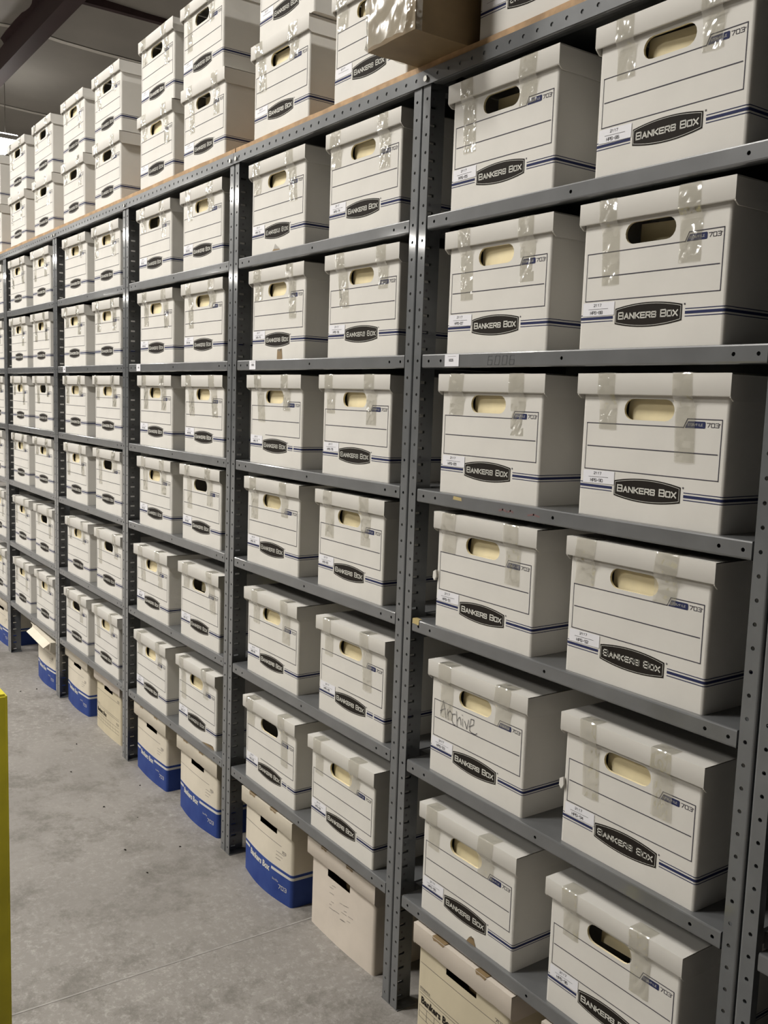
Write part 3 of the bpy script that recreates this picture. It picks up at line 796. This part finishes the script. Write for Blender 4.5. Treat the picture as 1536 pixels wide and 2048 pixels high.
# ------------------------------------------------------------------ floor boxes
def floor_body(name, w, style, bulge=.018, h=.250, d=.42, seed=1, cell_hole=(.105, .21, .195, .236)):
    mb = MB(); rnd = random.Random(seed)
    main = {'blue': M_old, 'plain': M_plain, 'yellow': M_yel}[style]
    r = .010
    xs = sorted(set([r+(w-2*r)*i/18 for i in range(19)] + [cell_hole[0], cell_hole[1]]))
    if style == 'blue': xs = sorted(set(xs + [.045, .070, .178, .195]))
    def loop(off=0):
        P = perim(w, d, r, off)          # front-right corner ... front-left
        L = []
        for a, b in zip(P, P[1:]):
            L.append(a)
            if math.hypot(a[0]-b[0], a[1]-b[1]) > .1:
                for i in range(1, 10): L.append((a[0]+(b[0]-a[0])*i/10, a[1]+(b[1]-a[1])*i/10))
        L.append(P[-1])
        return L
    front = [(x, 0) for x in xs]
    side = loop()
    zs = [0, .02, .04, .06, .078, .0838, .0922, .1005, .103, .13, .16, .185, cell_hole[2], cell_hole[3], h]
    zs = sorted(set(zs))
    def warp(x, y, z):
        g = max(0, 1-z/.17)
        g2 = math.sin(math.pi*min(1, z/.25))
        q = math.sin(math.pi*min(1, max(0, x/w)))
        qy = math.sin(math.pi*min(1, max(0, y/d)))
        fy = max(0, 1-y/.05) if y < .05 else 0
        yy = y - bulge*q*(g*.8+.25*g2)*fy
        sx = (bulge*.5*qy*(g*.6+.4*g2))*(1 if x > w/2 else -1)*min(1, abs(x-w/2)/(w/2))
        return (x+sx*(abs(x-w/2) > w*.4), yy, z)
    def strip(path, isfront):
        for i, (a, b) in enumerate(zip(path, path[1:])):
            for z0, z1 in zip(zs, zs[1:]):
                zm, xm = (z0+z1)/2, (a[0]+b[0])/2
                mt = main
                if isfront and cell_hole[0] < xm < cell_hole[1] and cell_hole[2] < zm < cell_hole[3]: continue
                if style == 'blue':
                    if zm < .1005: mt = M_navy
                    if .0838 < zm < .0922 and (not isfront or xm < .045 or xm > .195): mt = M_light
                    if .1005 < zm < .103: mt = M_light
                mb.face([(a[0],a[1],z0),(b[0],b[1],z0),(b[0],b[1],z1),(a[0],a[1],z1)], mt)
    strip(front, True); strip(side, False)
    mb.face([(x, 0, 0) for x in xs][::-1] + [(p[0], p[1], 0) for p in side][::-1], main)
    put = lambda u, v: (u, -.0006, v)
    if style == 'blue':
        font_faces(mb, 'Bankers Box', .0255, .055, .0730, put, M_light, .0011)
        write(mb, '703', w-.062, .040, .010, .011, .004, .0018, put, M_light)
        font_faces(mb, 'Stor/File', .009, w-.095, .056, put, M_light)
        for q in range(20): ribbon(mb, [(.01+(w*.80-.01)*q/20, .168), (.01+(w*.80-.01)*(q+1)/20, .168)], .001, put, M_line)
        write(mb, '703', w-.055, .150, .006, .007, .002, .001, put, M_line)
        for q in range(3): ribbon(mb, [(w-.085, .146-.010*q), (w-.04-.01*q, .146-.010*q)], .0009, put, M_line)
    elif style == 'yellow':
        for zz, x1 in ((.176, w-.015), (.107, w-.02), (.100, w-.02), (.069, w-.02), (.054, w-.02), (.040, w-.02)):
            for q in range(20): ribbon(mb, [(.012+(x1-.012)*q/20, zz), (.012+(x1-.012)*(q+1)/20, zz)], .0009, put, M_line)
        for q in range(9): ribbon(mb, [(.012+q*.03, .040), (.012+q*.03, .069)], .0008, put, M_line)
        font_faces(mb, 'Bankers Box', .024, .018, .077, put, M_dark, .0008)
        font_faces(mb, 'STOR/FILE', .009, .012, .110, put, M_line)
        write(mb, '703', w-.045, .180, .007, .007, .002, .001, put, M_line)
        write(mb, '703', w-.055, .078, .008, .008, .003, .0012, put, M_line)
    else:
        for _ in range(16):
            a, b_ = rnd.uniform(.09, .20), rnd.uniform(.07, .16); L = rnd.uniform(.01, .03)
            ribbon(mb, [(a, b_), (a+L/2, b_+.001), (a+L, b_+.002)], .0007, put, M_line)
    return mb.mesh(name, 1e-5, warp=warp, smooth=True)
def floor_box(x, y, w, style, label, lid=True, bulge=.018, lid_dz=0., lid_tilt=0., seed=1, ragged=.0015, d=.42, hole=(.105, .21, .195, .236)):
    root = thing('floor_file_box', label, 'box', (x+w/2, y+d/2, 0), 0, 'worn file boxes on the floor')
    o = (-w/2, -d/2, 0)
    link('box_body', floor_body('floor_body', w, style, bulge, seed=seed, d=d, cell_hole=hole), root, o)
    lt = {'blue': M_old, 'plain': M_plain, 'yellow': M_plain}[style]
    if lid:
        me = lid_mesh('floor_lid_%d' % seed, w+.020, d+.02, .050, .060, .006, lt, .012, ragged)
        ld = link('lid', me, root, (o[0]-.010, o[1]-.010, .268+lid_dz), (0, lid_tilt, 0))
        rr = random.Random(seed*3)
        for q in (.20, .62):
            a = (w+.02)*q+rr.uniform(-.02, .02); L = rr.uniform(.03, .055)
            mb = MB()
            mb.face([(a,-.0008,-.001),(a+L,-.0008,-.001),(a+L*.85,-.0008,-.0075),(a+L*.4,-.0008,-.005),(a+L*.12,-.0008,-.008)], M_brown)
            mb.face([(a,-.0008,.0012),(a+L,-.0008,.0012),(a+L,.02,-.0002),(a,.02,-.0002)], M_brown)
            link('torn_patch', mb.mesh('torn_patch', 0), ld)
    mb = MB()
    mb.box(.02, w-.02, .05, d-.02, .01, .20, M_brown)
    link('packed_contents', mb.mesh('packed_contents', 0), root, o)
    return root
floor_box(.105, .004, .318, 'yellow', 'yellowed file box on the floor under the box with the torn notch', seed=11, bulge=.008)
floor_box(.530, .004, .318, 'plain', 'pale file box on the floor at the bottom edge, only its lid corner showing', seed=12, bulge=.006)
floor_box(-.812, .012, .300, 'blue', 'blue-based file box on the floor, left of the plain pale pinkish one', seed=13, bulge=.022)
floor_box(-.432, .030, .318, 'plain', 'plain pinkish file box without blue print on the floor beside the blue-based one', seed=14, bulge=.006, lid_dz=-.014, hole=(.088, .200, .175, .236))
floor_box(-1.345, .018, .318, 'blue', 'blue-based file box on the floor of the third bay, right one of two', seed=15, bulge=.020)
floor_box(-1.775, .018, .306, 'blue', 'blue-based file box on the floor of the third bay, left one of two', seed=16, bulge=.010)
floor_box(-2.318, .034, .312, 'yellow', 'yellowed file box with a ragged lid on the floor of the fourth bay', seed=17, bulge=.006, ragged=.004)
floor_box(-2.745, .034, .316, 'blue', 'blue-based file box on the floor, leftmost under the fourth bay', seed=18, bulge=.016, ragged=.003)
ob = floor_box(-3.200, .016, .312, 'blue', 'blue-based file box with its lid flapping open beside the empty floor gap', lid=False, seed=19, bulge=.016)
# loose lid, tilted and sprung open, with one flap sticking out on the left
lm = lid_mesh('open_lid', .330, .44, .046, .050, .005, M_old, .004, .004)
o = link('lid', lm, ob, (-.166, -.236, .266), (math.radians(-3), math.radians(3), 0))
mb = MB(); mb.face([(0,0,0),(-.115,.01,.004),(-.135,.11,.006),(-.03,.11,.006)], M_old)
mb.face([(0,0,-.003),(-.03,.11,.003),(-.135,.11,.003),(-.115,.01,.001)], M_old)
link('lid_flap', mb.mesh('lid_flap', 0), ob, (-.160, -.225, .256))
mb = MB(); mb.prism([(0,0),(-.032,-.022),(-.030,-.025),(.002,-.004)], lambda a, b_, t: (t, a, b_), .31, M_old)
link('front_flap', mb.mesh('front_flap', 0), ob, (-.155, -.236, .262), (0, math.radians(3), 0))
floor_box(-4.14, .02, .312, 'blue', 'blue-based file box on the floor beyond the gap, cut by the left edge', seed=20, bulge=.010)

# ------------------------------------------------------------------ taped brown carton overhanging the top shelf
def carton():
    x0, x1, y0, y1 = -.022, .148, -.135, .20
    z0, h = PT+.0003, .30
    t = thing('brown_carton', 'brown cardboard carton wrapped in clear plastic, overhanging the top shelf', 'carton', ((x0+x1)/2, (y0+y1)/2, z0), .0)
    w, d = x1-x0, y1-y0
    bm = bmesh.new()
    bmesh.ops.create_cube(bm, size=1)
    for v in bm.verts: v.co = Vector((v.co.x*w, v.co.y*d, (v.co.z+.5)*h))
    bmesh.ops.subdivide_edges(bm, edges=bm.edges, cuts=7, use_grid_fill=True)
    rnd = random.Random(5)
    for v in bm.verts:
        v.co += Vector((rnd.uniform(-1,1), rnd.uniform(-1,1), 0))*.0016
        if v.co.z > .001: v.co.z += rnd.uniform(-1,1)*.0015
    me = bpy.data.meshes.new('carton_body'); bm.to_mesh(me); bm.free(); me.materials.append(M_brown)
    me.polygons.foreach_set('use_smooth', [True]*len(me.polygons)); me.set_sharp_from_angle(angle=math.radians(50))
    link('carton_body', me, t)
    # plastic wrap over the left and front faces, bunched at the near corner
    mb = MB(); rnd = random.Random(9)
    nx, nz = 22, 20
    def pos(i, j):
        q, s = i/nx, j/nz
        L = .16+w*1.0
        a = q*L
        if a < .16: base = Vector((-w/2-.004, -d/2+.16-a, s*h*1.02)); nrm = Vector((-1, 0, 0))
        else: base = Vector((-w/2+(a-.16)*(.97-.25*max(0, .35-s)), -d/2-.004, s*h*1.02)); nrm = Vector((0, -1, 0))
        fold = .006*abs(math.sin(a*70+s*9))+.004*rnd.random()
        base.z = max(base.z-.004*math.sin(a*40), .002)
        return base+nrm*fold
    V = [[pos(i, j) for j in range(nz+1)] for i in range(nx+1)]
    for i in range(nx):
        for j in range(nz): mb.face([V[i][j], V[i+1][j], V[i+1][j+1], V[i][j+1]], M_wrap)
    link('plastic_wrap', mb.mesh('plastic_wrap', 1e-6, smooth=True), t)
    # tape strips
    mb = MB()
    X = w/2+.0022
    mb.face([(w/2-.035,-d/2-.0022,0),(w/2+.0022,-d/2-.0022,0),(w/2+.0022,-d/2-.0022,h),(w/2-.035,-d/2-.0022,h)], M_tape)
    mb.face([(X,-d/2,0),(X,-d/2+.015,0),(X,-d/2+.015,h),(X,-d/2,h)], M_tape)
    link('packing_tape', mb.mesh('carton_tape', 1e-6), t)
    mb = MB(); mb.prism([(0,0),(.06,.022),(.058,.028),(-.002,.005)], lambda a, b, s: (-w/2-.018+a*.8, -d/2-.012+s, b), .03, M_brown)
    link('loose_flap', mb.mesh('loose_flap', 0), t, (0, 0, .165))
carton()

# ------------------------------------------------------------------ yellow guard post at the left
def guard():
    zt = FL-.60
    t = thing('yellow_guard_post', 'yellow painted steel guard post in the aisle at the left edge', 'guard post', (.15-.075, -.93-.075, 0))
    bm = bmesh.new(); bmesh.ops.create_cube(bm, size=1)
    for v in bm.verts: v.co = Vector((v.co.x*.15, v.co.y*.15, .012+(v.co.z+.5)*(zt-.012)))
    bmesh.ops.bevel(bm, geom=[e for e in bm.edges], offset=.004, segments=3, affect='EDGES')
    me = bpy.data.meshes.new('guard_tube'); bm.to_mesh(me); bm.free(); me.materials.append(M_yellow)
    link('tube', me, t)
    mb = MB(); mb.box(-.13, .13, -.13, .13, 0, .012, M_yellow)
    link('base_plate', mb.mesh('base_plate', 0), t)
    bm_ = MB(); poly = [(.012*math.cos(math.radians(60*i)), .012*math.sin(math.radians(60*i))) for i in range(6)]
    bm_.prism(poly, lambda a, b, s: (a, b, s), .012, M_bolt); me = bm_.mesh('anchor_bolt', 0)
    for a in (-.105, .105):
        for b in (-.105, .105): link('anchor_bolt', me, t, (a, b, .012))
guard()

# ------------------------------------------------------------------ crumbs on the floor
rc = random.Random(2)
for i, (x, y) in enumerate([(-2.958,-.058),(-2.959,-.135),(-1.838,-.227),(-1.578,-.045),(-1.32,-.151),(-1.463,-.223),(-1.039,-.111),(-.931,-.266),(-2.121,-.118),(-1.111,-.272)]):
    bm = bmesh.new(); bmesh.ops.create_icosphere(bm, subdivisions=1, radius=rc.uniform(.002, .0045))
    for v in bm.verts: v.co = Vector((v.co.x*rc.uniform(.7, 1.9), v.co.y*rc.uniform(.6, 1.3), (v.co.z+.004)*.45))
    lo = min(v.co.z for v in bm.verts)
    for v in bm.verts: v.co.z -= lo
    me = bpy.data.meshes.new('crumb'); bm.to_mesh(me); bm.free(); me.materials.append(M_dark)
    tag(link('debris_crumb', me, None, (x, y, .0002), (0, 0, rc.uniform(0, 3))), 'small dark crumb of debris lying on the concrete floor', 'debris', 'crumbs on the floor')
